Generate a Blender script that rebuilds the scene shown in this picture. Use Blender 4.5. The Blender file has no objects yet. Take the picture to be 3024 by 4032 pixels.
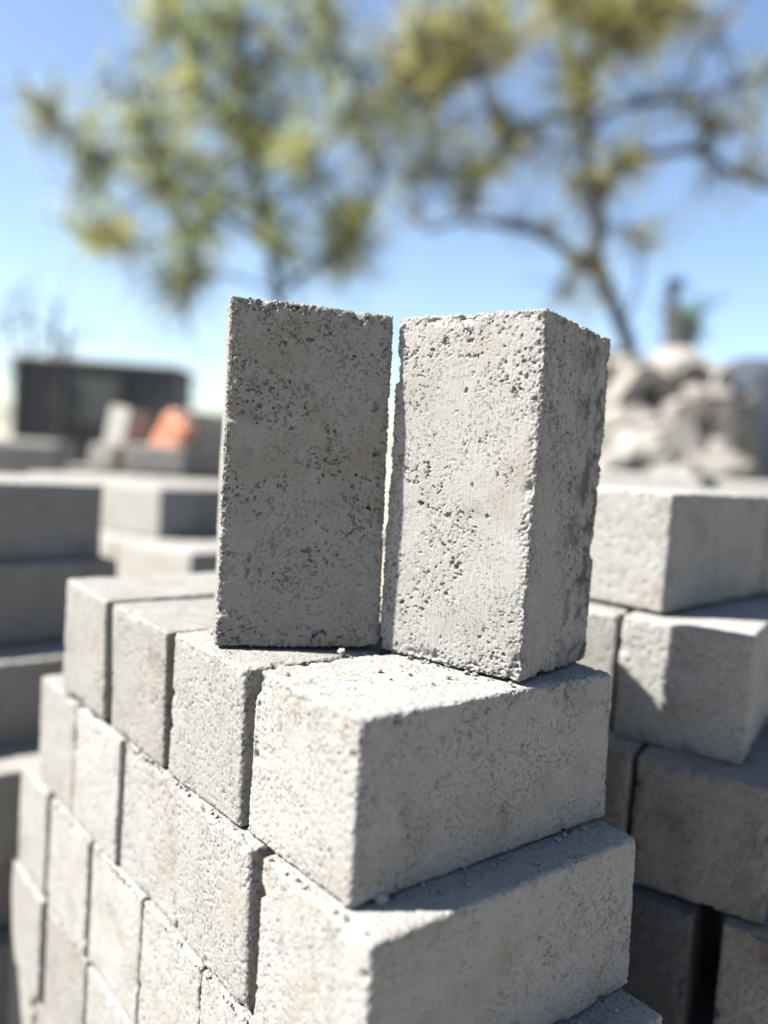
import bpy, math, random
import numpy as np
from mathutils import Matrix, Vector

# ------------------------------------------------------------------ camera, world, sun, exposure
def Rx(a):
    c, s = math.cos(a), math.sin(a); return np.array([[1, 0, 0], [0, c, -s], [0, s, c]])
def Ry(a):
    c, s = math.cos(a), math.sin(a); return np.array([[c, 0, s], [0, 1, 0], [-s, 0, c]])
def Rz(a):
    c, s = math.cos(a), math.sin(a); return np.array([[c, -s, 0], [s, c, 0], [0, 0, 1]])
FPX = 3221.0
CAM = np.array([-.248, -.3083, .1302])
RC = Rz(-.6904) @ Rx(-.0695) @ Ry(-.0687)          # columns: right, forward, up
S = bpy.context.scene
col = S.collection
cd = bpy.data.cameras.new('camera'); cam = bpy.data.objects.new('camera', cd); col.objects.link(cam)
M4 = Matrix.Identity(4)
for i in range(3):
    M4[i][0] = RC[i, 0]; M4[i][1] = RC[i, 2]; M4[i][2] = -RC[i, 1]; M4[i][3] = CAM[i]
cam.matrix_world = M4
cd.sensor_fit = 'VERTICAL'; cd.sensor_height = 24; cd.lens = FPX / 4032 * 24
cd.clip_start = .02; cd.clip_end = 2000
cd.dof.use_dof = True; cd.dof.focus_distance = .5; cd.dof.aperture_fstop = 1.35
S.camera = cam

SUN_EL = math.radians(47.5)
SUN_AZ = math.radians(149.0)       # direction towards the sun, from +x counter-clockwise
w = bpy.data.worlds.new('World'); S.world = w; w.use_nodes = True
nt = w.node_tree; nt.nodes.clear()
out = nt.nodes.new('ShaderNodeOutputWorld'); bg = nt.nodes.new('ShaderNodeBackground'); sky = nt.nodes.new('ShaderNodeTexSky')
sky.sky_type = 'NISHITA'; sky.sun_disc = False; sky.sun_elevation = SUN_EL
sky.sun_rotation = math.radians(90) - SUN_AZ
sky.air_density = .9; sky.dust_density = .9; sky.ozone_density = 1.3
bg.inputs[1].default_value = .0525
nt.links.new(sky.outputs[0], bg.inputs[0]); nt.links.new(bg.outputs[0], out.inputs[0])
sl = bpy.data.lights.new('sun', 'SUN'); so = bpy.data.objects.new('sun', sl); col.objects.link(so)
sl.energy = 5.0; sl.angle = math.radians(.53); sl.color = (1, .975, .925)
sd = Vector((math.cos(SUN_EL) * math.cos(SUN_AZ), math.cos(SUN_EL) * math.sin(SUN_AZ), math.sin(SUN_EL)))
so.rotation_euler = sd.to_track_quat('Z', 'Y').to_euler()
S.view_settings.view_transform = 'Standard'; S.view_settings.look = 'None'
S.view_settings.exposure = 2.24; S.view_settings.gamma = 1

GROUND = -.745
rng = np.random.default_rng(7); random.seed(7)

def at(dx, dy, t):                                   # a sight line of the photo and a distance give a point of the place
    x, y = dx * 1.8228, dy * 1.8228
    return CAM + t * (RC @ np.array([(x - 1512) / FPX, 1, -(y - 2016) / FPX]))

# ------------------------------------------------------------------ materials
def newmat(name):
    m = bpy.data.materials.new(name); m.use_nodes = True
    t = m.node_tree; b = t.nodes['Principled BSDF']; return m, t, b
def N(t, typ, **kw):
    n = t.nodes.new(typ)
    for k, v in kw.items():
        if k.startswith('i_'): n.inputs[k[2:].replace('_', ' ')].default_value = v
        else: setattr(n, k, v)
    return n
def ramp(t, src, stops):
    r = t.nodes.new('ShaderNodeValToRGB'); e = r.color_ramp.elements
    while len(e) < len(stops): e.new(.5)
    for q, (p, c) in zip(e, stops):
        q.position = p; q.color = (*c, 1) if len(c) == 3 else c
    t.links.new(src, r.inputs[0]); return r
def mixc(t, a, b, f, mode='MIX', fac=None):
    m = t.nodes.new('ShaderNodeMix'); m.data_type = 'RGBA'; m.blend_type = mode
    for s, v in ((6, a), (7, b)):
        if isinstance(v, tuple): m.inputs[s].default_value = (*v, 1)
        else: t.links.new(v, m.inputs[s])
    if isinstance(f, float): m.inputs[0].default_value = f
    else: t.links.new(f, m.inputs[0])
    return m.outputs[2]

def concrete(name, base=(.182, .1775, .167), stain=(.155, .140, .119), scratch=None, bump=1.0, wet=.55, damp_edge=False):
    m, t, b = newmat(name); L = t.links.new
    tc = N(t, 'ShaderNodeTexCoord'); oi = N(t, 'ShaderNodeObjectInfo')
    sc = N(t, 'ShaderNodeVectorMath', operation='SCALE'); sc.inputs[3].default_value = 37.0
    cmb = N(t, 'ShaderNodeCombineXYZ')
    for k in range(3): L(oi.outputs['Random'], cmb.inputs[k])
    L(cmb.outputs[0], sc.inputs[0])
    ad = N(t, 'ShaderNodeVectorMath', operation='ADD'); L(tc.outputs['Object'], ad.inputs[0]); L(sc.outputs[0], ad.inputs[1])
    V = ad.outputs[0]
    def noise(scale, detail=4, rough=.6, vec=V):
        n = N(t, 'ShaderNodeTexNoise'); n.inputs['Scale'].default_value = scale
        n.inputs['Detail'].default_value = detail; n.inputs['Roughness'].default_value = rough
        L(vec, n.inputs['Vector']); return n.outputs[0]
    # broad stains, white bloom, fine grain, pit shade painted as dark specks
    st = ramp(t, noise(22, 5, .62), [(.50, (0, 0, 0)), (.72, (1, 1, 1))])
    c1 = mixc(t, base, stain, st.outputs[0])
    bl = ramp(t, noise(55, 5, .65), [(.45, (0, 0, 0)), (.7, (1, 1, 1))])
    blf = N(t, 'ShaderNodeMath', operation='MULTIPLY'); L(bl.outputs[0], blf.inputs[0]); blf.inputs[1].default_value = .45
    c2 = mixc(t, c1, tuple(min(.62, x * 1.16) for x in (base[0], base[1] * 1.01, base[2] * 1.06)), blf.outputs[0])
    gr = ramp(t, noise(900, 3, .7), [(.32, (.80, .80, .80)), (.5, (1, 1, 1)), (.72, (1.12, 1.12, 1.12))])
    c3 = mixc(t, c2, gr.outputs[0], 1.0, 'MULTIPLY')
    pit_shade = ramp(t, noise(330, 2, .5), [(.28, (.58, .57, .55)), (.37, (1, 1, 1))])
    c4 = mixc(t, c3, pit_shade.outputs[0], .8, 'MULTIPLY')
    wt = ramp(t, noise(26, 4, .6), [(.60, (1, 1, 1)), (.70, (.66, .64, .61))])
    c4 = mixc(t, c4, wt.outputs[0], wet, 'MULTIPLY')
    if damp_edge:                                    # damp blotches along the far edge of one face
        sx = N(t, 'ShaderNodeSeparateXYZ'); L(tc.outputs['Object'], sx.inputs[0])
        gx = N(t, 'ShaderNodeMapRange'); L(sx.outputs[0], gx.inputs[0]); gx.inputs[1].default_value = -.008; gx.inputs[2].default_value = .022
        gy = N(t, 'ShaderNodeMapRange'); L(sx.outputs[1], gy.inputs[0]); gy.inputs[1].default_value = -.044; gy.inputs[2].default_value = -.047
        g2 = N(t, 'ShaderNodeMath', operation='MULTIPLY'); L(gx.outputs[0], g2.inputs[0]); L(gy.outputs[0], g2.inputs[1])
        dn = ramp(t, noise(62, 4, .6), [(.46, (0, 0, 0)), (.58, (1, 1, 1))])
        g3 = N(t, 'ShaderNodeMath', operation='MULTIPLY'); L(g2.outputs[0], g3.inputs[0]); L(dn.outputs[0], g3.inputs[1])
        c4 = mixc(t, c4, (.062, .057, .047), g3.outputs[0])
    va = ramp(t, oi.outputs['Random'], [(0, (.84, .83, .81)), (.5, (.97, .97, .965)), (1, (1.07, 1.075, 1.07))])
    c5 = mixc(t, c4, va.outputs[0], 1.0, 'MULTIPLY')
    L(c5, b.inputs['Base Color']); b.inputs['Roughness'].default_value = .93
    b.inputs['Specular IOR Level'].default_value = .25
    # bump: pits, grain and (where asked) mould scratches along one axis
    pit = ramp(t, noise(420, 4, .62), [(.33, (0, 0, 0)), (.44, (1, 1, 1))])
    ma = ramp(t, noise(40, 3, .5), [(.42, (.15, .15, .15)), (.62, (1, 1, 1))])
    pm = mixc(t, (1.0, 1.0, 1.0), pit.outputs[0], ma.outputs[0])
    b1 = N(t, 'ShaderNodeBump'); b1.inputs['Strength'].default_value = .9 * bump; b1.inputs['Distance'].default_value = .0011
    L(pm, b1.inputs['Height'])
    b2 = N(t, 'ShaderNodeBump'); b2.inputs['Strength'].default_value = .6 * bump; b2.inputs['Distance'].default_value = .0005
    L(noise(1300, 3, .7), b2.inputs['Height']); L(b1.outputs[0], b2.inputs['Normal'])
    last = b2
    if scratch:
        mp = N(t, 'ShaderNodeMapping'); mp.inputs['Scale'].default_value = scratch; L(V, mp.inputs[0])
        b3 = N(t, 'ShaderNodeBump'); b3.inputs['Strength'].default_value = .8; b3.inputs['Distance'].default_value = .0004
        L(noise(1, 4, .6, mp.outputs[0]), b3.inputs['Height']); L(b2.outputs[0], b3.inputs['Normal']); last = b3
    L(last.outputs[0], b.inputs['Normal'])
    return m

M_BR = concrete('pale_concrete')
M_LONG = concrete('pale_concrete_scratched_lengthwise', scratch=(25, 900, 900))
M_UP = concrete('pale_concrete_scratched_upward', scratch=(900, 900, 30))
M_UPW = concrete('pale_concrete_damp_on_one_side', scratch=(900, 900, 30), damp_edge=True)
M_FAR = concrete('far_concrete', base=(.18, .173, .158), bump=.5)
M_DK = concrete('dark_concrete_and_hole_shade', base=(.10, .095, .09), stain=(.07, .065, .06))
def plain(name, c, rough=.8, c2=None, scale=6, bump=0):
    m, t, b = newmat(name)
    tc = N(t, 'ShaderNodeTexCoord'); n = N(t, 'ShaderNodeTexNoise'); n.inputs['Scale'].default_value = scale; n.inputs['Detail'].default_value = 6
    t.links.new(tc.outputs['Object'], n.inputs['Vector'])
    r = ramp(t, n.outputs[0], [(.35, c), (.65, c2 or tuple(x * .75 for x in c))])
    t.links.new(r.outputs[0], b.inputs['Base Color']); b.inputs['Roughness'].default_value = rough
    if bump:
        bb = N(t, 'ShaderNodeBump'); bb.inputs['Distance'].default_value = bump; t.links.new(n.outputs[0], bb.inputs['Height']); t.links.new(bb.outputs[0], b.inputs['Normal'])
    return m
M_GROUND = plain('dusty_ground', (.23, .20, .155), .95, (.17, .145, .11), 3, .02)
M_BARKD = plain('dark_bark', (.022, .024, .028), .9, (.014, .015, .018), 14, .01)
M_BARK = plain('bark', (.036, .031, .029), .9, (.022, .020, .020), 14, .01)
M_CLAY = plain('fired_clay', (.58, .25, .145), .85, (.50, .21, .12), 9)
M_STEEL = plain('dark_painted_steel', (.016, .018, .021), .6, (.028, .029, .028), 2.5)
M_PANEL = plain('faded_olive_panel', (.055, .06, .055), .7, (.035, .038, .038), 5)
M_TARP = plain('navy_tarpaulin', (.009, .014, .024), .9, (.014, .018, .027), 3)
M_RUST = plain('rusty_steel', (.10, .06, .045), .8, (.05, .04, .035), 20)
def leafmat(name, a, b_, c):
    m, t, b = newmat(name)
    tc = N(t, 'ShaderNodeTexCoord'); n = N(t, 'ShaderNodeTexNoise'); n.inputs['Scale'].default_value = 1.6; n.inputs['Detail'].default_value = 7; n.inputs['Roughness'].default_value = .7
    t.links.new(tc.outputs['Object'], n.inputs['Vector'])
    r = ramp(t, n.outputs[0], [(.36, a), (.5, b_), (.64, c)])
    t.links.new(r.outputs[0], b.inputs['Base Color']); b.inputs['Roughness'].default_value = .55
    tr = N(t, 'ShaderNodeBsdfTranslucent'); t.links.new(r.outputs[0], tr.inputs[0])
    mx = N(t, 'ShaderNodeMixShader'); mx.inputs[0].default_value = .5
    o = t.nodes['Material Output']
    t.links.new(b.outputs[0], mx.inputs[1]); t.links.new(tr.outputs[0], mx.inputs[2]); t.links.new(mx.outputs[0], o.inputs[0])
    return m
M_LEAF = leafmat('olive_leaves', (.22, .28, .11), (.38, .40, .11), (.52, .48, .16))
M_LEAF2 = leafmat('yellowing_leaves', (.26, .29, .10), (.44, .41, .11), (.56, .48, .14))
M_LEAFG = leafmat('green_leaves', (.04, .10, .03), (.07, .14, .04), (.10, .17, .05))

# ------------------------------------------------------------------ noise for the brick surfaces
_pr = np.random.default_rng(3)
_perm = _pr.permutation(4096).astype(np.int64)
_grad = _pr.normal(size=(4096, 3)).astype(np.float32); _grad /= np.linalg.norm(_grad, axis=1, keepdims=True)
def perlin(p):
    i = np.floor(p).astype(np.int64); f = (p - i).astype(np.float32)
    u = f * f * f * (f * (f * 6 - 15) + 10)
    r = 0
    for a in (0, 1):
        wx = u[:, 0] if a else 1 - u[:, 0]
        ha = _perm[(i[:, 0] + a) & 4095]
        for b in (0, 1):
            wy = u[:, 1] if b else 1 - u[:, 1]
            hb = _perm[(ha + i[:, 1] + b) & 4095]
            for c in (0, 1):
                wz = u[:, 2] if c else 1 - u[:, 2]
                g = _grad[_perm[(hb + i[:, 2] + c) & 4095]]
                r = r + wx * wy * wz * (g[:, 0] * (f[:, 0] - a) + g[:, 1] * (f[:, 1] - b) + g[:, 2] * (f[:, 2] - c))
    return r * 1.6
def fbm(p, s, o, seed=0.0, gain=.55):
    r = 0; a = 1; tot = 0
    for k in range(o):
        r = r + a * perlin(p * s + 11.3 * k + seed); tot += a; a *= gain; s *= 2.03
    return r / tot
def sm(x, a, b):
    t = np.clip((x - a) / (b - a), 0, 1); return t * t * (3 - 2 * t)

def brick_mesh(name, dims, cell, seed, rough=1.0, mat=None, warp=None, rad=.003):
    """a cast concrete brick standing on z=0, centred in x and y, with worn arrises, pits and a sandy skin"""
    L, W, H = dims
    n = [max(4, int(round(d / cell))) for d in dims]
    pts = []; quads = []; off = 0
    for ax in range(3):
        u, v = [k for k in range(3) if k != ax]
        for side in (0, 1):
            a, b = np.meshgrid(np.arange(n[u] + 1), np.arange(n[v] + 1), indexing='ij')
            g = np.zeros((a.size, 3), np.int64); g[:, u] = a.ravel(); g[:, v] = b.ravel(); g[:, ax] = n[ax] * side
            idx = np.arange(a.size).reshape(a.shape) + off
            q = np.stack([idx[:-1, :-1], idx[1:, :-1], idx[1:, 1:], idx[:-1, 1:]], -1).reshape(-1, 4)
            flip = (side == 0) ^ (ax == 1)
            if flip: q = q[:, ::-1]
            pts.append(g); quads.append(q); off += a.size
    P = np.concatenate(pts); Q = np.concatenate(quads)
    U, inv = np.unique(P, axis=0, return_inverse=True); inv = inv.ravel(); Q = inv[Q]
    hd = np.array(dims) / 2
    p = U / np.array(n) * np.array(dims) - hd
    r = rad
    inner = np.clip(p, -(hd - r), hd - r); d = p - inner; ln = np.linalg.norm(d, axis=1, keepdims=True)
    nr = d / np.maximum(ln, 1e-9); p = inner + nr * r
    # distance to the nearest arris: second largest of |p|-hd
    e = np.sort(hd - np.abs(p), axis=1)[:, 1]
    en = sm(-e, -.009, -.001)
    ps = p + seed * .731
    disp = fbm(ps, 14, 2, 1.0) * .0009 + fbm(ps, 70, 2, 3.0) * .0002
    fine = cell < .002
    mask = sm(fbm(ps, 26, 3, 7.0), -.04, .30)
    endm = sm(np.abs(p[:, 0 if dims[0] > dims[2] else 2]) / hd[0 if dims[0] > dims[2] else 2], .74, 1.0) * .6
    if fine:                                         # clusters of small ragged pits
        wv = np.stack([perlin(ps * 520 + 3.1), perlin(ps * 520 + 47.7), perlin(ps * 520 + 91.3)], 1) * .0009
        pn = fbm(ps + wv, 300, 3, 5.0, .75)
        disp -= sm(pn, .22, .34) * np.clip(mask + endm + .05, 0, 1) * .0015 * rough
        vn = fbm(ps + wv, 105, 3, 15.0, .7)
        disp -= sm(vn, .47, .53) * .0032 * rough * np.clip(.4 + mask, 0, 1)
        rid = 1 - sm(np.abs(fbm(ps + wv * 1.5, 130, 3, 51.0, .65)), .0, .05)
        disp -= rid * sm(fbm(ps, 40, 2, 57.0), .05, .32) * sm(perlin(ps * 340 + 7.7), -.05, .3) * .0019 * rough
        disp += fbm(ps, 620, 2, 9.0, .7) * .00030 * rough * (.10 + .55 * mask + .8 * endm)
    else:
        disp -= sm(fbm(ps, 240, 2, 5.0), .2, .36) * np.clip(mask + endm, 0, 1) * .0012 * rough
    chip = sm(fbm(ps, 60, 3, 21.0), .12, .5)
    disp -= en * (chip * .0024 + .0002) * rough
    disp += en * fbm(ps, 460, 3, 31.0, .75) * .0015 * rough
    big = sm(fbm(ps, 33, 3, 41.0), .34, .5); disp -= sm(-e, -.010, -.001) * big * .0045
    p = p + nr * disp[:, None]
    if warp is not None:                             # corner offsets: how far this cast brick is out of square
        uvw = p / hd / 2 + .5
        for (i, j, k), dv in warp.items():
            wt = (uvw[:, 0] if i else 1 - uvw[:, 0]) * (uvw[:, 1] if j else 1 - uvw[:, 1]) * (uvw[:, 2] if k else 1 - uvw[:, 2])
            p = p + wt[:, None] * np.array(dv)
    p[:, 2] += hd[2]
    me = bpy.data.meshes.new(name)
    me.vertices.add(len(p)); me.vertices.foreach_set('co', p.astype(np.float32).ravel())
    me.loops.add(Q.size); me.loops.foreach_set('vertex_index', Q.ravel().astype(np.int32))
    me.polygons.add(len(Q)); me.polygons.foreach_set('loop_start', (np.arange(len(Q)) * 4).astype(np.int32))
    me.polygons.foreach_set('loop_total', np.full(len(Q), 4, np.int32))
    me.polygons.foreach_set('use_smooth', np.ones(len(Q), bool))
    me.update(calc_edges=True); me.materials.append(mat or M_UP)
    return me

def tag(o, label=None, cat=None, group=None, kind=None):
    if label: o['label'] = label
    if cat: o['category'] = cat
    if group: o['group'] = group
    if kind: o['kind'] = kind
    return o
def link(name, me, parent=None):
    o = bpy.data.objects.new(name, me); col.objects.link(o)
    if parent: o.parent = parent
    return o
def mesh_from(name, V, F, mat, smooth=False):
    me = bpy.data.meshes.new(name); me.from_pydata([tuple(map(float, v)) for v in V], [], F); me.update()
    me.materials.append(mat)
    if smooth: me.polygons.foreach_set('use_smooth', [True] * len(me.polygons))
    return me
ORD = ['', 'first', 'second', 'third', 'fourth', 'fifth', 'sixth', 'seventh', 'eighth', 'ninth', 'tenth']

# ------------------------------------------------------------------ the setting
n = 90
gv = []; gf = []
xs = np.sign(np.linspace(-1, 1, n + 1)) * np.abs(np.linspace(-1, 1, n + 1)) ** 3 * 500
gx, gy = np.meshgrid(xs, xs, indexing='ij'); gp = np.stack([gx.ravel(), gy.ravel(), np.zeros(gx.size)], 1)
gp[:, 2] = GROUND + fbm(gp + .37, .6, 3) * .03
idx = np.arange((n + 1) ** 2).reshape(n + 1, n + 1)
gf = np.stack([idx[:-1, :-1], idx[1:, :-1], idx[1:, 1:], idx[:-1, 1:]], -1).reshape(-1, 4).tolist()
tag(link('ground', mesh_from('ground', gp, gf, M_GROUND, True)), kind='structure')

# ------------------------------------------------------------------ bricks
SEED = [0]
def place(me, x, y, z, rz=0, label='', group=None, tilt=(0, 0), name='concrete_brick', cat='brick'):
    o = link(name, me); o.location = (x, y, z); o.rotation_euler = (tilt[0], tilt[1], rz)
    return tag(o, label, cat, group)
G_MAIN = 'bricks laid as headers in the front stack'
BL, BW, BH = .217, .1, .0995
def laid(x0, y0, ztop, W=BW, L=BL, cell=.0016, rz=0.0, label='', group=G_MAIN, mat=None, warp=None, rough=.78, H=BH, rot=None):
    """one brick: near corner at x0,y0 ; runs +x by L and +y by W, its top at ztop"""
    SEED[0] += 1
    me = brick_mesh('concrete_brick', (L, W, H), cell, SEED[0], rough, mat, warp)
    c, s = math.cos(rz), math.sin(rz)
    cx, cy = L / 2, W / 2
    return place(me, x0 + c * cx - s * cy, y0 + s * cx + c * cy, ztop - H, rz, label, group)

# course 1 (top) of the front stack, right to left
laid(0, 0, 0, W=.1, L=.211, cell=.0009, mat=M_UP, label='top corner brick of the front stack, carrying the sunlit upright brick',
     warp={(0, 0, 1): (.0006, -.0010, -.0002), (0, 0, 0): (.0009, -.001, 0), (1, 0, 1): (-.0006, .0003, -.0022), (1, 0, 0): (.0032, -.0026, 0), (1, 1, 0): (.003, 0, 0)})
laid(-.0033, .1065, 0, W=.097, cell=.001, warp={(0, 0, 1): (0, 0, -.002), (0, 0, 0): (.0012, -.0012, 0)}, label='second brick from the right in the top course of the front stack')
laid(-.0027, .2125, .0, W=.099, cell=.0014, warp={(0, 0, 1): (-.0016, .0012, -.0022), (0, 1, 1): (-.002, .0017, 0), (0, 1, 0): (.0007, 0, 0)}, label='third brick from the right in the top course of the front stack, pale top uncovered')
laid(-.0055, .319, .003, W=.099, cell=.0018, warp={(0, 0, 1): (-.0018, .0012, -.0025)}, label='leftmost brick in the top course of the front stack, a dark gap beside it')
# course 2
y2 = [(-.0287, .100), (.079, .0985), (.1795, .0985), (.281, .0985), (.382, .095)]
x2 = [-.0062, -.0045, -.003, -.006, -.005]
for k, ((y, W_), x) in enumerate(zip(y2, x2)):
    laid(x, y, -.1, W=W_, L=BL - (.002 if k == 0 else 0), cell=(.001, .001, .0014, .0018, .0022)[k],
         warp={0: {(0, 0, 1): (-.0004, -.0004, .0004), (1, 0, 1): (.0013, -.0011, -.0006), (1, 0, 0): (.004, -.0033, 0)}, 1: {(0, 0, 1): (-.0034, .0027, 0), (0, 0, 0): (-.0014, .001, 0), (0, 1, 1): (-.003, .0022, 0)}}.get(k),
         label=('projecting corner brick in the second course of the front stack, its ledge part shaded' if k == 0 else
                'leftmost brick in the second course of the front stack' if k == 4 else
                '%s brick from the right in the second course of the front stack' % ORD[k + 1]))
# courses 3 to 7
rows = {3: [(-.061, .0985, -.010), (.040, .093, -.007), (.135, .0915, -.006), (.229, .099, -.006), (.331, .098, -.008), (.438, .082, -.008)],
        4: [(-.09, .1, -.012), (.012, .1, -.01), (.118, .1, -.009), (.222, .1, -.008), (.326, .1, -.008), (.434, .092, -.011)],
        5: [(-.065, .1, -.009), (.038, .1, -.010), (.142, .1, -.006), (.247, .1, -.010), (.350, .1, -.007), (.452, .08, -.009)],
        6: [(-.09, .1, -.010), (.012, .1, -.01), (.117, .1, -.007), (.221, .1, -.009), (.325, .1, -.010), (.430, .1, -.008)],
        7: [(-.07, .1, -.010), (.035, .1, -.01), (.139, .1, -.007), (.243, .1, -.009), (.348, .1, -.010), (.451, .09, -.008)]}
for c, bs in rows.items():
    for k, (y, W_, x) in enumerate(bs):
        laid(x, y, -.1 * (c - 1), W=W_, cell=(.0011 if (c == 3 and k in (0, 1)) else .0014 if c == 3 and k == 2 else .0022 if c < 6 else .006),
             label=('%s brick in the %s course of the front stack' % ('rightmost' if k == 0 else 'leftmost' if k == 5 else ORD[k + 1] + ' from the right', ORD[c])))

# the two upright bricks
G_UP = 'bricks standing on end on the front stack'
def upright(x, y, ang, dims, lab, tx, ty, warp, seed, mat=None):
    """dims (a, b, height): a along the local x, b along the local y; near-left base corner at x, y"""
    a, b, h = dims
    me = brick_mesh('concrete_brick', dims, .0006, seed, 1.35, mat or M_UP, warp, .0024)
    R = Rz(ang) @ Rx(tx) @ Ry(ty)
    c = np.array([x, y, .0006]) + R @ np.array([a / 2, b / 2, 0])
    o = link('concrete_brick', me)
    m = Matrix.Identity(4)
    for i in range(3):
        for j in range(3): m[i][j] = R[i, j]
        m[i][3] = c[i]
    o.matrix_world = m
    return tag(o, lab, 'brick', G_UP)
# lit one: shows its pale face to the left and its shaded face to the right
upright(.122, .0045, .25, (.098, .100, .2172), 'sunlit brick standing on end at the stack corner, its right face in shade', .001, -.004,
        {(0, 0, 0): (.0007, -.001, 0), (0, 0, 1): (.0004, -.0001, .0036), (1, 0, 0): (.0009, -.0016, -.0012), (1, 0, 1): (.0006, -.0008, .0), (0, 1, 0): (-.0010, .0040, .0006),
         (0, 1, 1): (-.0020, .0034, .0015), (1, 1, 0): (.001, 0, 0), (1, 1, 1): (.0005, 0, 0)}, 61, M_UPW)
# shaded one: shows one grey face to the camera
upright(.0038, .1525, -.478, (.100, .098, .2168), 'shaded grey brick standing on end, left of the sunlit one', .022, -.016,
        {(0, 0, 0): (-.0032, .0006, 0), (0, 1, 0): (-.0032, .0006, 0), (0, 0, 1): (-.0019, .0007, .0046), (0, 1, 1): (-.0019, .0007, .004),
         (1, 0, 0): (.0044, -.0007, .0), (1, 1, 0): (.0044, 0, .0), (1, 0, 1): (.0018, -.0003, .0008), (1, 1, 1): (.0018, 0, .0008)}, 77)

# ------------------------------------------------------------------ the right stack
G_R = 'bricks in the right stack behind the front stack'
AR = math.radians(19)
ux_, uy_ = (math.cos(AR), math.sin(AR)), (-math.sin(AR), math.cos(AR))
lo = {}
M_DARK = concrete('dark_stained_concrete', base=(.135, .128, .118), stain=(.085, .07, .055), wet=.9)  # darker, browner concrete for the lower courses of the right stack
M_DARKEST = concrete('darkest_concrete', base=(.052, .052, .054), stain=(.035, .032, .03), wet=.9)  # near-black concrete for the lowest courses of the right stack
def share(key, dims, cell, mat=None, rough=1.0):
    if key not in lo: SEED[0] += 1; lo[key] = brick_mesh('concrete_brick', dims, cell, SEED[0], rough, mat)
    return lo[key]
def rbrick(ox, oy, k, ztop, lab, W_=.1, rz=AR, cell=.0022, back=0.0, extra=0.0, group=G_R, mat=None):
    c, s = math.cos(rz), math.sin(rz)
    key = ('R', cell, W_, k % 3, lab.count('e') % 3, mat.name if mat else '')
    me = share(key, (BL, W_, BH + .0005), cell, mat)
    lx = BL / 2 + back; ly = k * .1025 + W_ / 2 + extra
    return place(me, ox + c * lx - s * ly, oy + s * lx + c * ly, ztop - BH - .0005, rz, lab, group)
RR = 'the right stack'
for k in range(3):
    rbrick(.3565, .056, k, .1155, ('large sunlit end brick on top of ' + RR) if k == 0 else '%s brick from the right in the top course of %s' % (ORD[k + 1], RR), rz=math.radians(6), cell=.0016 if k == 0 else .003)
for k in range(3):
    rbrick(.3573, -.0215, k, .0130, ('corner brick in the second course of %s, a sun patch on its top' % RR) if k == 0 else '%s brick from the right in the second course of %s' % (ORD[k + 1], RR), W_=.0995 if k == 0 else .1, cell=.0016 if k < 2 else .003)
for k in range(2):
    rbrick(.3565, .056, k, .1155, '%s brick of the rear row in the top course of %s' % (['right hand', 'left hand'][k], RR), rz=math.radians(6), back=BL + .004, cell=.003)
    rbrick(.3573, -.0215, k, .0130, '%s brick of the rear row in the second course of %s' % (['right hand', 'left hand'][k], RR), back=BL + .004, cell=.003)
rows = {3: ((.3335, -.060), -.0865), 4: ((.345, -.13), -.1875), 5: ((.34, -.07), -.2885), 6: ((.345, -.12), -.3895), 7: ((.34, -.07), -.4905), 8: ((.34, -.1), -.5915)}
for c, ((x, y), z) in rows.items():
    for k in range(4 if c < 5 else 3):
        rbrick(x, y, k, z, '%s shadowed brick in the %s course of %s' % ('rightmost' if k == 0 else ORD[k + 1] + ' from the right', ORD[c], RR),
               cell=.002 if c < 5 else .006, mat=(M_DARKEST if (c == 4 and k) or c > 4 else M_DARK), W_=.099 if c != 4 else .096, extra=(.009 if (c == 4 and k > 0) else 0) + (.004 * k if c == 4 else 0))
# stack behind the right stack, only its lit upper edge in view
AB = math.radians(15); bx_, by_ = (math.cos(AB), math.sin(AB)), (-math.sin(AB), math.cos(AB))
for k, (dx, T) in enumerate([(1516, 1.42), (1800, 1.38), (1308, 1.56)]):
    p = at(dx, 1040, T)
    for c in range(8):
        W_ = .098 if c == 0 else .19
        place(share(('RB', k % 2, c == 0), (W_, .2, .0995), .004 if c == 0 else .01), p[0] + bx_[0] * W_ / 2 + by_[0] * .1, p[1] + bx_[1] * W_ / 2 + by_[1] * .1, .130 - .1 * (c + 1), AB,
              '%s pale block in the %s course of the row behind the right stack' % (['middle', 'right hand', 'left hand'][k], ORD[c + 1]), 'blocks of the row behind the right stack')

# ------------------------------------------------------------------ the left stack (long dark faces) and the middle stack
G_L = 'bricks in the dark left stack'
lcs = [(.157, .772, .065), (.170, .742, -.034), (.165, .668, -.136), (.172, .582, -.232), (.17, .63, -.333), (.165, .60, -.434), (.17, .62, -.535), (.17, .6, -.636)]
for c, (xr, yf, zt) in enumerate(lcs):
    for k in range(3):
        for j in range(2 if c < 4 else 1):
            cx = xr - BL / 2 - k * (BL + .004); cy = yf + .05 + j * .102
            if k == 2 and j: continue
            place(share(('L', k, c % 2), (BL, .1, .0998), .0028, M_FAR), cx, cy, zt - .0998, math.radians((.4, -.8, .6)[k]),
                  '%s brick of the %s row in the %s course of the dark left stack' % (['right hand', 'middle', 'left hand'][k], ['front', 'back'][j], ORD[c + 1]), G_L)
G_M = 'bricks in the middle stack behind the front stack'
def mbrick(ox, oy, rz, i, j, ztop, lab, nm='M'):
    c, s = math.cos(rz), math.sin(rz)
    lx = .1015 * i + .05; ly = .219 * j + .1085
    place(share((nm, i % 2, j % 2), (.1, .217, .0995), .003, M_FAR), ox + c * lx - s * ly, oy + s * lx + c * ly, ztop - .0995, rz, lab, G_M)
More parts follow.
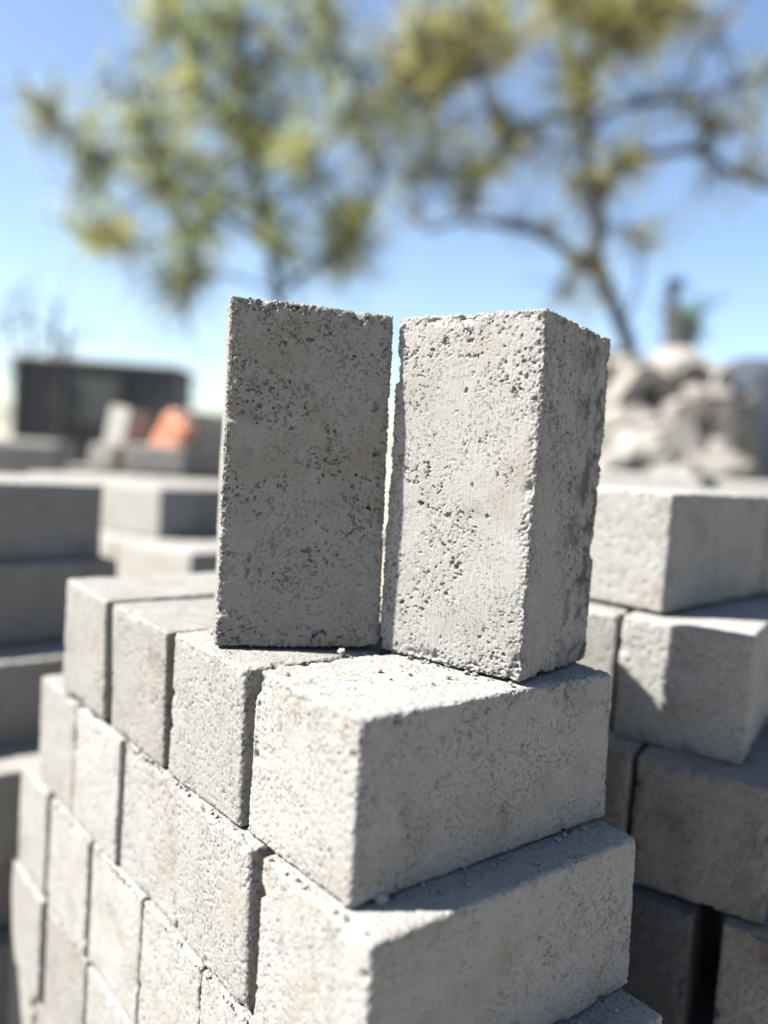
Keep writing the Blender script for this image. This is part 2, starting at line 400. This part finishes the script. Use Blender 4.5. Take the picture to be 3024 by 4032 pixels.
for c in range(8):
    ox, oy, rz, zt = [(.418, 1.173, 17, .038), (.395, .985, 14, -.062)][min(c, 1)] if c < 2 else (.40, 1.0, 15, -.062 - .1 * (c - 1))
    for i in range(4 if c < 2 else 2):
        for j in range(2 if c < 2 else 1):
            mbrick(ox, oy, math.radians(rz), i, j, zt, '%s brick of the %s row in the %s course of the middle stack' % (['near left', 'second', 'third', 'fourth'][i], ['front', 'back'][j], ORD[c + 1]))

# ------------------------------------------------------------------ loose crumbs on the ledges
def lump(name, r, seed, mat, sub=3, amp=.35, squash=(1, 1, .75)):
    import bmesh
    bm = bmesh.new(); bmesh.ops.create_icosphere(bm, subdivisions=sub, radius=1)
    V = np.array([v.co[:] for v in bm.verts]); nz = fbm(V + seed * 3.7, 1.3, 4)
    V = V * (1 + amp * 1.1 * nz)[:, None]
    rg = np.random.default_rng(int(seed) + 500)
    for _ in range(11):                              # broken faces: flat cuts across the piece
        nn = rg.normal(size=3); nn /= np.linalg.norm(nn); dd = rg.uniform(.50, .86)
        V = V - np.maximum(0, V @ nn - dd)[:, None] * nn
    V = V * np.array(squash) * r * 1.15
    V[:, 2] -= V[:, 2].min() * .85 
    for v, p in zip(bm.verts, V): v.co = p
    me = bpy.data.meshes.new(name); bm.to_mesh(me); bm.free(); me.materials.append(mat)
    return me
big = [((460, 1368), 0, .0040, 'largest concrete crumb at the bottom left corner of the shaded upright brick'),
       ((968, 1440), 0, .0036, 'round concrete crumb at the foot of the sunlit upright brick'),
       ((1012, 1450), 0, .0026, 'flat concrete crumb near the front corner of the sunlit upright brick'),
       ((820, 1452), 0, .0020, 'lone small crumb in the open middle of the top corner brick'),
       ((738, 1412), 0, .0030, 'crumb just below the right base of the shaded upright brick'),
       ((885, 1458), 0, .0017, 'tiny crumb between the open top and the sunlit upright brick'),
       ((823, 1950), -.1, .0045, 'shaded crumb lying on the second course ledge beside the corner'),
       ((1010, 1912), -.1, .0022, 'small shaded crumb near the middle of the second course ledge'),
       ((1160, 1866), -.1, .0020, 'small shaded crumb toward the far end of the second course ledge')]
def onz(dx, dy, z):
    d = RC @ np.array([(dx * 1.8228 - 1512) / FPX, 1, -(dy * 1.8228 - 2016) / FPX]); return CAM + d * ((z - CAM[2]) / d[2])
for i, ((dx, dy), z, r, lab) in enumerate(big):
    p = onz(dx, dy, z); o = link('concrete_crumb', lump('concrete_crumb', r * .8, i + 1, M_BR, 4)); o.location = (p[0], p[1], z - .0002)
    tag(o, lab, 'crumb', 'larger crumbs on the front stack')
tiny = [lump('concrete_crumb', .0011, 40 + i, M_BR, 2) for i in range(4)]
spots = []
r_ = random.Random(5)
TL = ['tiny crumb among others on the open top of the corner brick', 'tiny crumb along the back of the second course ledge of the front stack',
      'tiny crumb on the third course ledge of the front stack', 'tiny crumb at the foot of the sunlit upright brick', 'tiny crumb on the second course rim, left face of the front stack',
      'tiny crumb on the third course rim, left face of the front stack', 'tiny crumb on the fourth course rim, left face of the front stack']
for i in range(16): spots.append((r_.uniform(.005, .12), r_.uniform(.01, .16), 0, 0))
for i in range(44): spots.append((r_.uniform(.02, .205), r_.gauss(-.005, .004), -.1, 1))
for i in range(12): spots.append((r_.uniform(.03, .19), r_.uniform(-.058, -.032), -.2, 2))
for i in range(22):
    q = r_.random(); spots.append((.119 + r_.gauss(0, .001) - .02 * q, .006 + .09 * q, 0, 3))
for i in range(60): spots.append((r_.gauss(-.004, .0012), r_.uniform(-.02, .42), -.1, 4))
for i in range(60): spots.append((r_.gauss(-.008, .0012), r_.uniform(-.05, .45), -.2, 5))
for i in range(30): spots.append((r_.gauss(-.009, .0012), r_.uniform(.1, .48), -.3, 6))
for i, (x, y, z, g) in enumerate(spots):
    o = link('concrete_crumb', tiny[i % 4]); o.location = (x, y, z - .0003); q = r_.uniform(.5, 1.6); o.scale = (q, q, q); o.rotation_euler = (0, 0, r_.uniform(0, 6))
    tag(o, TL[g], 'crumb', TL[g].replace('tiny crumb', 'tiny crumbs'))

# ------------------------------------------------------------------ helpers for the background
def tube(path, rad, V, F, seg=8):
    path = [np.array(p, float) for p in path]; base = len(V); n = len(path)
    for i, p in enumerate(path):
        d = path[min(i + 1, n - 1)] - path[max(i - 1, 0)]; d /= max(np.linalg.norm(d), 1e-9)
        a = np.cross(d, [0.3, .9, .31]); a /= np.linalg.norm(a); b = np.cross(d, a)
        for k in range(seg):
            t = 2 * math.pi * k / seg; V.append(p + rad[i] * (math.cos(t) * a + math.sin(t) * b))
    for i in range(n - 1):
        for k in range(seg):
            F.append([base + i * seg + k, base + i * seg + (k + 1) % seg, base + (i + 1) * seg + (k + 1) % seg, base + (i + 1) * seg + k])
    F.append([base + k for k in range(seg)][::-1]); F.append([base + (n - 1) * seg + k for k in range(seg)])
def refine(P, R, m=4):
    P = [np.array(p, float) for p in P]; o = []; r = []
    for i in range(len(P) - 1):
        p0, p1, p2, p3 = P[max(i - 1, 0)], P[i], P[i + 1], P[min(i + 2, len(P) - 1)]
        for k in range(m):
            t = k / m
            o.append(.5 * (2 * p1 + (p2 - p0) * t + (2 * p0 - 5 * p1 + 4 * p2 - p3) * t * t + (3 * p1 - p0 - 3 * p2 + p3) * t ** 3)); r.append(R[i] * (1 - t) + R[i + 1] * t)
    o.append(P[-1]); r.append(R[-1]); return o, r
def box(V, F, x0, x1, y0, y1, z0, z1, b=.0):
    i = len(V)
    for z in (z0, z1):
        for x, y in ((x0, y0), (x1, y0), (x1, y1), (x0, y1)): V.append(np.array((x, y, z)))
    F += [[i + 3, i + 2, i + 1, i], [i + 4, i + 5, i + 6, i + 7]] + [[i + k, i + (k + 1) % 4, i + 4 + (k + 1) % 4, i + 4 + k] for k in range(4)]
def empty(name, loc, rz=0):
    o = bpy.data.objects.new(name, None); col.objects.link(o); o.location = tuple(map(float, loc)); o.rotation_euler = (0, 0, rz); o.empty_display_size = .1; return o
def bevel(o, w_, seg=2):
    m = o.modifiers.new('bevel', 'BEVEL'); m.width = w_; m.segments = seg; m.limit_method = 'ANGLE'

# ------------------------------------------------------------------ trees
def tree(name, label, T, limbs, clumps, base, leafm, seed, twig=True):
    rg = np.random.default_rng(seed); k = 1.8228 / FPX * T
    b = at(*base, T); b[2] = GROUND
    root = empty(name, b); tag(root, label, 'tree', 'tall thin-leaved trees behind the yard')
    V, F = [], []; nodes = []
    for li, (pts, r0, r1) in enumerate(limbs):
        ph = rg.uniform(0, 6)
        P = []
        for i, (x, y) in enumerate(pts):
            dep = T + (0 if li == 0 else .5 * math.sin(ph) * i / len(pts))
            P.append(at(x, y, dep) - b)
        if li == 0: P[0][2] = -.05
        R = [k * (r0 + (r1 - r0) * i / (len(pts) - 1)) for i in range(len(pts))]
        o, r = refine(P, R); o = [p + rg.normal(size=3) * .008 for p in o]
        tube(o, r, V, F, 9); nodes += o
    nodes = np.array(nodes)
    LV, LF = [], []
    clumps = list(clumps); own = list(clumps)
    for i in range(80):
        a, b_ = own[rg.integers(len(own))], own[rg.integers(len(own))]
        if abs(a[0] - b_[0]) + abs(a[1] - b_[1]) > 260: b_ = a
        clumps.append(((a[0] + b_[0]) / 2 + rg.normal() * 30, (a[1] + b_[1]) / 2 + rg.normal() * 30, rg.uniform(22, 48), rg.uniform(25, 55), rg.uniform(.15, .5)))
    for (x, y, rx, ry, den) in clumps:
        c = at(x, y, T) - b
        c += RC[:, 1] * rg.uniform(-.45, .45)
        rad = np.array([rx, (rx + ry) / 2, ry]) * k * 1.45
        # short twigs from the nearest limb into the clump, leaves along them
        ax_ = rg.normal(size=3) * np.array([.8, .5, .9]) * k * 32
        nt_ = int(20 * den + 6)
        nn = nodes[np.argsort(np.linalg.norm(nodes - c, axis=1))[:4]]
        for _ in range(nt_):
            q = rg.normal(size=3) * .70
            e = c + RC @ (q * rad + ax_ * rg.normal() * .5)
            s = c + (nn[rg.integers(4)] - c) * (1.0 if rg.random() < .3 else .45)
            m_ = (s + e) / 2 + rg.normal(size=3) * .05
            tube([s, m_, e], [k * 2.0, k * 1.4, k * .6], V, F, 4)
            nl = int(21 * den * (rx * ry / 2800) + 6)
            tt = rg.uniform(.35, 1.08, nl)[:, None]
            pp = s * (1 - tt) ** 2 + 2 * m_ * tt * (1 - tt) + e * tt ** 2 + rg.normal(size=(nl, 3)) * np.array([.045, .045, .05])
            dr = rg.normal(size=(nl, 3)) + np.array([0, 0, -.5]); dr /= np.linalg.norm(dr, axis=1, keepdims=True)
            sd_ = np.cross(dr, rg.normal(size=(nl, 3))); sd_ /= np.linalg.norm(sd_, axis=1, keepdims=True)
            ll = rg.uniform(.030, .058, nl)[:, None]; ww = ll * .20
            i0 = len(LV) * 4
            LV.append(np.stack([pp, pp + dr * ll * .5 + sd_ * ww, pp + dr * ll, pp + dr * ll * .5 - sd_ * ww], 1))
    tr = link('trunk', mesh_from('trunk', V, F, M_BARK, True), root)
    LVa = np.concatenate(LV).reshape(-1, 3); nq = len(LVa) // 4
    me = bpy.data.meshes.new('crown'); me.vertices.add(len(LVa)); me.vertices.foreach_set('co', LVa.astype(np.float32).ravel())
    me.loops.add(nq * 4); me.loops.foreach_set('vertex_index', np.arange(nq * 4, dtype=np.int32))
    me.polygons.add(nq); me.polygons.foreach_set('loop_start', (np.arange(nq) * 4).astype(np.int32)); me.polygons.foreach_set('loop_total', np.full(nq, 4, np.int32))
    me.update(calc_edges=True); me.materials.append(leafm); link('crown', me, root)
    print(name, 'leaves', nq)

R_LIMBS = [([(1395, 1195), (1382, 900), (1362, 770), (1335, 685), (1308, 610), (1290, 555), (1298, 470), (1285, 400), (1265, 330), (1262, 250), (1245, 160), (1225, 80), (1200, -20), (1190, -200)], 19, 5),
           ([(1292, 580), (1230, 545), (1160, 500), (1080, 487), (1000, 475), (930, 500)], 14, 4),
           ([(1305, 610), (1285, 560), (1292, 480), (1290, 430)], 16, 14),
           ([(1288, 440), (1320, 390), (1370, 345), (1450, 330), (1510, 325), (1560, 360), (1640, 395), (1720, 410)], 12, 6),
           ([(1265, 290), (1330, 235), (1420, 215), (1490, 220), (1560, 190), (1659, 165), (1760, 150)], 8, 4),
           ([(1500, 328), (1532, 280), (1490, 210), (1520, 110), (1600, 0), (1640, -80)], 7, 4),
           ([(1262, 262), (1180, 255), (1110, 290), (1060, 240), (1042, 170), (1100, 110), (1080, 0)], 9, 4),
           ([(1110, 290), (1050, 360), (1015, 420), (1000, 475)], 7, 5),
           ([(1245, 160), (1300, 110), (1380, 60), (1440, -20)], 8, 4),
           ([(1262, 250), (1282, 200), (1270, 130), (1290, 60)], 9, 5),
           ([(1042, 170), (960, 200), (930, 290), (940, 380)], 5, 3),
           ([(1350, 700), (1380, 600), (1388, 510)], 5, 3)]
R_CL = [(1180, 30, 75, 60, 1.2), (1265, 60, 70, 70, 1.2), (1345, 30, 75, 60, 1.2), (1420, 45, 70, 55, 1.1), (1090, 90, 60, 55, 1.0), (1010, 30, 60, 50, .7),
        (1225, 170, 42, 60, 1.0), (1370, 100, 55, 35, .8), (1238, 235, 38, 40, .9), (1460, -10, 60, 50, 1.0), (1300, -60, 160, 60, 1.2), (1100, -60, 120, 60, 1.0), (1000, 110, 50, 45, .8), (1060, 40, 50, 50, .8),
        (1070, 240, 45, 55, .8), (1105, 300, 50, 45, .8), (1180, 340, 60, 55, .5), (1020, 370, 50, 60, .8), (1140, 430, 50, 50, .5), (1200, 480, 40, 35, .35), (1330, 380, 45, 40, .7),
        (1360, 310, 40, 35, .6), (1265, 390, 40, 55, .6), (1480, 230, 40, 45, .4), (1540, 290, 30, 45, .4), (950, 290, 60, 60, .6), (900, 360, 50, 50, .6), (865, 170, 50, 60, .8),
        (820, 230, 45, 50, .7), (950, 170, 45, 65, .5), (925, 50, 60, 50, .6), (1390, 520, 26, 45, .6), (1225, 630, 34, 34, .7), (1600, 380, 45, 18, .3), (1030, 430, 45, 45, .7), (1670, 170, 30, 60, .6), (880, 420, 40, 40, .4), (870, 60, 50, 60, .6)]
tree('thin_leaved_tree', 'tree on the right with a forked dark trunk and yellow-green crown', 8.0, R_LIMBS, R_CL, (1400, 1200), M_LEAF2, 4)
L_LIMBS = [([(622, 1190), (615, 800), (605, 690), (598, 620), (585, 540), (560, 450), (545, 350), (540, 250), (530, 150), (520, 0), (515, -150)], 13, 4),
           ([(590, 545), (520, 485), (440, 440), (380, 400), (330, 330), (300, 240), (270, 150)], 9, 3),
           ([(440, 440), (415, 520), (430, 600)], 5, 3),
           ([(562, 450), (640, 400), (700, 320), (760, 200), (720, 60), (700, -60)], 7, 3),
           ([(380, 400), (290, 440), (220, 520), (150, 490)], 5, 2.5),
           ([(330, 330), (230, 330), (150, 290), (110, 240)], 4, 2),
           ([(540, 260), (450, 200), (420, 100), (350, 20), (330, -60)], 6, 3),
           ([(602, 640), (680, 570), (760, 520), (800, 440)], 6, 3),
           ([(530, 150), (600, 90), (640, 0)], 5, 3), ([(600, 640), (520, 600), (430, 590)], 4, 2.5)]
L_CL = [(290, 215, 62, 60, 1.2), (335, 300, 50, 55, 1.2), (370, 160, 45, 45, .6), (430, 330, 50, 70, 1.0), (440, 220, 45, 60, .8), (400, 80, 60, 60, .6), (325, 50, 50, 60, .6),
        (500, 150, 60, 75, 1.0), (520, 50, 65, 60, .9), (600, 120, 55, 55, .6), (545, 260, 55, 60, 1.0), (640, 345, 62, 58, 1.2), (600, 230, 55, 55, .7), (700, 400, 50, 45, .7), (765, 460, 55, 52, .9),
        (720, 520, 50, 48, .8), (560, 465, 58, 50, .9), (480, 420, 48, 50, .8), (415, 500, 48, 52, 1.0), (430, 575, 42, 40, 1.0), (250, 530, 58, 42, 1.1), (185, 495, 36, 36, .8), (175, 310, 58, 55, .7),
        (115, 255, 42, 48, .6), (200, 370, 45, 40, .5), (680, 180, 55, 55, .6), (720, 90, 50, 65, .7), (690, 20, 50, 50, .6), (780, 270, 45, 48, .7), (835, 320, 45, 45, .5), (380, 650, 30, 28, .35),
        (330, 620, 36, 28, .4), (620, 530, 45, 45, .6), (760, 590, 28, 24, .35), (350, 400, 45, 40, .7), (420, -40, 120, 60, .9), (620, -40, 120, 60, .8), (540, 330, 40, 50, .8), (470, 300, 40, 50, .6)]
tree('thin_leaved_tree', 'tree on the left with many fine branches and olive leaves behind the shaded brick', 7.6, L_LIMBS, L_CL, (622, 1190), M_LEAF, 9)

# bare shrubs
def twigs(name, label, T, base, tips, cat='shrub', leaf=0):
    b = at(*base, T); b[2] = GROUND; root = empty(name, b); tag(root, label, cat)
    rg = np.random.default_rng(len(label)); V, F = [], []; k = 1.8228 / FPX * T
    for (x, y) in tips:
        e = at(x, y, T + rg.uniform(-.3, .3)) - b; s = np.array([rg.uniform(-.05, .05), rg.uniform(-.05, .05), 0]); m_ = s * .4 + e * .6 + rg.normal(size=3) * .04; m_[2] = e[2] * .55
        o, r = refine([s, m_, e], [k * 7, k * 5, k * 3], 5); tube(o, r, V, F, 6)
        for _ in range(14):
            q = o[rg.integers(len(o) // 2, len(o))]; tube([q, q + rg.normal(size=3) * .10 + np.array([0, 0, .06]), q + rg.normal(size=3) * .15 + np.array([0, 0, .14])], [k * 2.2, k * 1.6, k * .8], V, F, 4)
    link('stem', mesh_from('stem', V, F, M_BARKD, True), root); return root, b, k
twigs('bare_shrub', 'bare dark twigs rising at the left edge above the dark tank', 5.9, (80, 1200), [(15, 690), (60, 665), (122, 650), (150, 710)])
# dark stump with a knob and a leafy shoot, behind the block heap
root, b, k = twigs('dark_stump', 'dark stump with a round knob and a green shoot behind the block heap', 6.0, (1465, 1200), [(1440, 650), (1500, 690)], 'stump')
V, F = [], []; o, r = refine([at(1468, 1190, 6) - b, at(1468, 790, 6) - b, at(1466, 715, 6) - b, at(1450, 660, 6) - b, at(1458, 610, 6) - b], [k * 34, k * 34, k * 30, k * 13, k * 10], 4); tube(o, r, V, F, 10)
link('trunk', mesh_from('trunk', V, F, M_BARKD, True), root)
me = lump('knob', k * 21, 3, M_BARKD); kk = link('knob', me, root); kk.location = tuple(at(1457, 630, 6) - b)
LV = []; rg = np.random.default_rng(2)
for i in range(900):
    p = at(1482, 700, 6) - b + RC @ (rg.normal(size=3) * np.array([17, 17, 20]) * k); d = rg.normal(size=3); d /= np.linalg.norm(d); s_ = np.cross(d, rg.normal(size=3)); s_ /= np.linalg.norm(s_)
    LV += [p, p + d * .02 + s_ * .007, p + d * .04, p + d * .02 - s_ * .007]
link('foliage', mesh_from('foliage', LV, [[4 * i, 4 * i + 1, 4 * i + 2, 4 * i + 3] for i in range(900)], M_LEAFG), root)

# ------------------------------------------------------------------ dark tank, low wall, rubble and clay piece at the left
p = at(24, 1000, 5.0); p[2] = GROUND
root = empty('steel_tank', p, math.radians(-37)); tag(root, 'dark box-shaped steel tank with a flat rim behind the left stack', 'tank')
zt = at(114, 772, 5.0)[2] - GROUND
V, F = [], []; box(V, F, 0, .97, 0, .55, .06, zt - .03); o = link('body', mesh_from('body', V, F, M_STEEL), root); bevel(o, .015)
V, F = [], []; box(V, F, -.02, .99, -.02, .57, zt - .0295, zt); o = link('rim', mesh_from('rim', V, F, M_RUST), root); bevel(o, .01)
for i in range(4):
    V, F = [], []; x = .005 + (0, .27, .62, .91)[i]; box(V, F, x, x + .03, -.025, -.0005, .1, zt - .05); link('rib', mesh_from('rib', V, F, M_STEEL), root)
V, F = [], []; box(V, F, .325, .62, -.012, -.0006, zt - .38, zt - .08); o = link('panel', mesh_from('panel', V, F, M_PANEL), root); bevel(o, .004)
for x in (.05, .85):
    V, F = [], []; box(V, F, x, x + .08, .02, .5, -.05, .0595); link('skid', mesh_from('skid', V, F, M_STEEL), root)
p = at(95, 950, 2.9)
place(brick_mesh('concrete_slab', (1.1, .25, .14), .02, 90, 1, M_FAR), p[0] - .35, p[1] + .38, .095 - .14, math.radians(-32), 'long grey concrete slab lying below the dark tank', None, name='concrete_slab', cat='slab')
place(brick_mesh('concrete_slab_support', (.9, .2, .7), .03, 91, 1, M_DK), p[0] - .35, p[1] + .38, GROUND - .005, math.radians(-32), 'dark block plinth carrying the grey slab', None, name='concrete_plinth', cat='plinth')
# ledge of bricks behind the middle stack carrying the rubble
for i in range(6):
    for c in range(2):
        q = at(240 + 62 * i, 1010, 2.25)
        place(share(('K', i % 2), (.2, .12, .0995), .004, M_FAR), q[0], q[1], .045 - .1 * c - .0995, math.radians(-38), '%s brick in the %s course of the ledge under the rubble' % (ORD[i + 1], ['upper', 'lower'][c]), 'bricks of the ledge under the rubble')
q = at(395, 1010, 2.3)
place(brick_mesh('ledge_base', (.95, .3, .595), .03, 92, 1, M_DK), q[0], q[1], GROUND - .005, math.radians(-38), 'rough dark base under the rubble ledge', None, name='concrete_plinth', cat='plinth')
def block_at(dx, dy, T, dims, rot, label, z=None, mat=M_FAR, name='broken_concrete_piece', cat='rubble', group='rubble on the ledge', cell=.004):
    p = at(dx, dy, T); SEED[0] += 1
    o = link(name, brick_mesh(name, dims, cell, SEED[0], 1.5, mat)); o.location = (p[0], p[1], .045 if z is None else z); o.rotation_euler = rot
    return tag(o, label, cat, group)
block_at(262, 960, 2.15, (.085, .075, .16), (.1, .12, .4), 'tall pale rounded concrete piece at the left end of the rubble')
block_at(300, 960, 2.2, (.09, .08, .12), (.1, -.2, .2), 'low pale broken piece left of the orange clay piece')
block_at(430, 960, 2.2, (.16, .10, .165), (0, .03, -.6), 'large pale block to the right of the orange clay piece')
block_at(490, 960, 2.3, (.15, .10, .15), (0, .0, -.3), 'pale block mostly hidden behind the shaded upright brick')
block_at(345, 985, 2.05, (.15, .08, .07), (0, .0, -.7), 'flat pale piece lying in front of the orange clay piece')
block_at(240, 985, 2.1, (.10, .07, .06), (0, .1, .7), 'small flat pale piece at the foot of the rubble')
# hollow clay piece leaning
SEED[0] += 1
p = at(343, 985, 2.12)
root = empty('clay_brick', (p[0], p[1], .062)); root.rotation_euler = (0.25, .55, math.radians(-50)); tag(root, 'broken orange clay brick leaning among the pale rubble', 'clay brick', 'rubble on the ledge')
o = link('body', brick_mesh('body', (.07, .055, .15), .004, 55, 1.2, M_CLAY), root)
for kx in (-.02, .02):
    V, F = [], []; box(V, F, kx * .8 - .009, kx * .8 + .009, -.016, .016, .1485, .1515); link('hole_shade', mesh_from('hole_shade', V, F, M_DK), root)  # dark plates paint the shade of two hollows; nothing is cut out

# ------------------------------------------------------------------ blocks of the right heap
def hollow_mesh(L, W, H, seed, mat=M_FAR, wall=(.026, .034), single=False):
    """a hollow block: two rounded cores run through it along y; worn outside"""
    import bmesh
    rg = np.random.default_rng(seed); V, F = [], []
    cores = [(-L / 4 + .004, .062), (L / 4 - .004, .062)]
    seg = 16
    # front and back face as a ring mesh per half
    def half(x0, x1, cx):
        hx, hz = (x1 - x0) / 2 - wall[0], H / 2 - wall[1]
        outer = []; inner = []
        for k_ in range(seg):
            a = 2 * math.pi * (k_ + .5) / seg; c, s = math.cos(a), math.sin(a); m_ = max(abs(c), abs(s))
            outer.append(((x0 + x1) / 2 + c / m_ * (x1 - x0) / 2, H / 2 + s / m_ * H / 2))
            e = (abs(c) ** 4 + abs(s) ** 4) ** -.25
            inner.append(((x0 + x1) / 2 + c * e * hx, H / 2 + s * e * hz))
        return outer, inner
    for x0, x1 in (((-L / 2, L / 2),) if single else ((-L / 2, 0), (0, L / 2))):
        O, I = half(x0, x1, 0); b0 = len(V)
        for y in (-W / 2, W / 2):
            for (x, z) in O: V.append((x, y, z))
            for (x, z) in I: V.append((x, y, z))
        n2 = 2 * seg
        for k_ in range(seg):
            j = (k_ + 1) % seg
            F.append([b0 + k_, b0 + j, b0 + seg + j, b0 + seg + k_])
            F.append([b0 + n2 + j, b0 + n2 + k_, b0 + n2 + seg + k_, b0 + n2 + seg + j])
            F.append([b0 + seg + k_, b0 + seg + j, b0 + n2 + seg + j, b0 + n2 + seg + k_])
            F.append([b0 + j, b0 + k_, b0 + n2 + k_, b0 + n2 + j])
    me = mesh_from('hollow_block', V, F, mat)
    bm = bmesh.new(); bm.from_mesh(me); bmesh.ops.remove_doubles(bm, verts=bm.verts, dist=.0005); bmesh.ops.subdivide_edges(bm, edges=bm.edges, cuts=2, use_grid_fill=True)
    bmesh.ops.recalc_face_normals(bm, faces=bm.faces)
    for v in bm.verts:
        q = fbm(np.array([v.co[:]]) + seed, 20, 2)[0]; v.co += Vector((q, q * .7, -q)) * .008
    bm.to_mesh(me); bm.free(); return me
HB = [hollow_mesh(.30, .18, .20, 1), hollow_mesh(.30, .18, .20, 2)]
def hb(dx, T, z, rz, tilt, label, i=0):
    p = at(dx, 1000, T); o = link('hollow_block', HB[i % 2]); o.location = (p[0], p[1], z); o.rotation_euler = (tilt[0], tilt[1], math.radians(rz))
    return tag(o, label, 'concrete block', 'blocks of the right heap')
for c in range(4):
    for i in range(4):
        hb(1270 + i * 165 + (40 if c % 2 else 0), 3.0, GROUND - .01 + .2 * c, -38 + (i * 7 % 5) - 2, (0, 0), '%s hollow block in the %s course of the right heap' % (['left', 'second', 'third', 'right'][i], ORD[c + 1]), i + c)
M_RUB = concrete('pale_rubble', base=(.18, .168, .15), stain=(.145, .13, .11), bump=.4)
HB1 = hollow_mesh(.20, .16, .20, 5, M_RUB, (.062, .068), True)
for (dx, dy, T, rz, ti, lab) in [(1388, 862, 2.90, -34, (.05, .5), 'broken block with one slanting dark core, high on the left of the rubble heap'),
                                 (1503, 922, 2.82, -42, (.05, -.12), 'broken block with one dark core in the middle of the rubble heap')]:
    p = at(dx, dy, T); o = link('hollow_block', HB1); o.rotation_euler = (ti[0], ti[1], math.radians(rz))
    up_ = o.rotation_euler.to_matrix() @ Vector((0, 0, .1)); o.location = (p[0] - up_[0], p[1] - up_[1], p[2] - up_[2]); tag(o, lab, 'concrete block', 'broken blocks in the rubble heap')
hr = random.Random(12); prof = [(1285, 792), (1330, 786), (1395, 800), (1460, 772), (1520, 806), (1550, 850)]
LW = ['left end', 'left side', 'left of the middle', 'middle', 'right of the middle', 'right side', 'right end', 'far right end']; LH = ['crest', 'upper slope', 'middle slope', 'lower slope', 'foot']
SZ = ['smaller', 'larger']
for i, (x, y) in enumerate(prof):
    nrow = 5
    for j in range(nrow):
        for m in range(2):
            yy = y + 34 + j * 60 + m * 26; T = 3.05 - .09 * j + .07 * m; rr = hr.uniform(.08, .11) if m else hr.uniform(.115, .15)
            if yy > 1075 or (m == 1 and hr.random() < .05): continue
            p = at(x + hr.uniform(-22, 22), yy, T); o = link('concrete_lump', lump('concrete_lump', rr, 20 + i * 11 + j * 3 + m, M_RUB, 4, .42, (1, 1, .85)))
            o.location = (p[0], p[1], p[2] - rr * .8); o.rotation_euler = (0, 0, hr.uniform(0, 6))
            tag(o, '%s pale concrete lump at the %s of the rubble heap, %s' % (SZ[1 - m], LW[i], LH[j]), 'rubble', 'lumps of the rubble heap at the right')
# tarpaulin heap
V = []; nx, ny = 60, 50; p = at(1720, 1000, 3.7)
for i in range(nx + 1):
    for j in range(ny + 1):
        u, v = i / nx * 2 - 1, j / ny * 2 - 1
        h = (1 - abs(u) ** 5) * (1 - abs(v) ** 5); q = np.array([[u * .9, v * .7, 0]])
        h = h ** .5 * (1.42 + .05 * float(fbm(q + 2, 2.2, 3)[0])) + .02 * float(fbm(q + 5, 9, 2)[0])
        V.append((u * .62, v * .45, max(h, 0)))
F = [[i * (ny + 1) + j, (i + 1) * (ny + 1) + j, (i + 1) * (ny + 1) + j + 1, i * (ny + 1) + j + 1] for i in range(nx) for j in range(ny)]
o = link('tarpaulin', mesh_from('tarpaulin', V, F, M_TARP, True)); o.location = (p[0], p[1], GROUND); o.rotation_euler = (0, 0, math.radians(-38)); tag(o, 'dark navy tarpaulin draped over a heap at the right edge', 'tarpaulin')
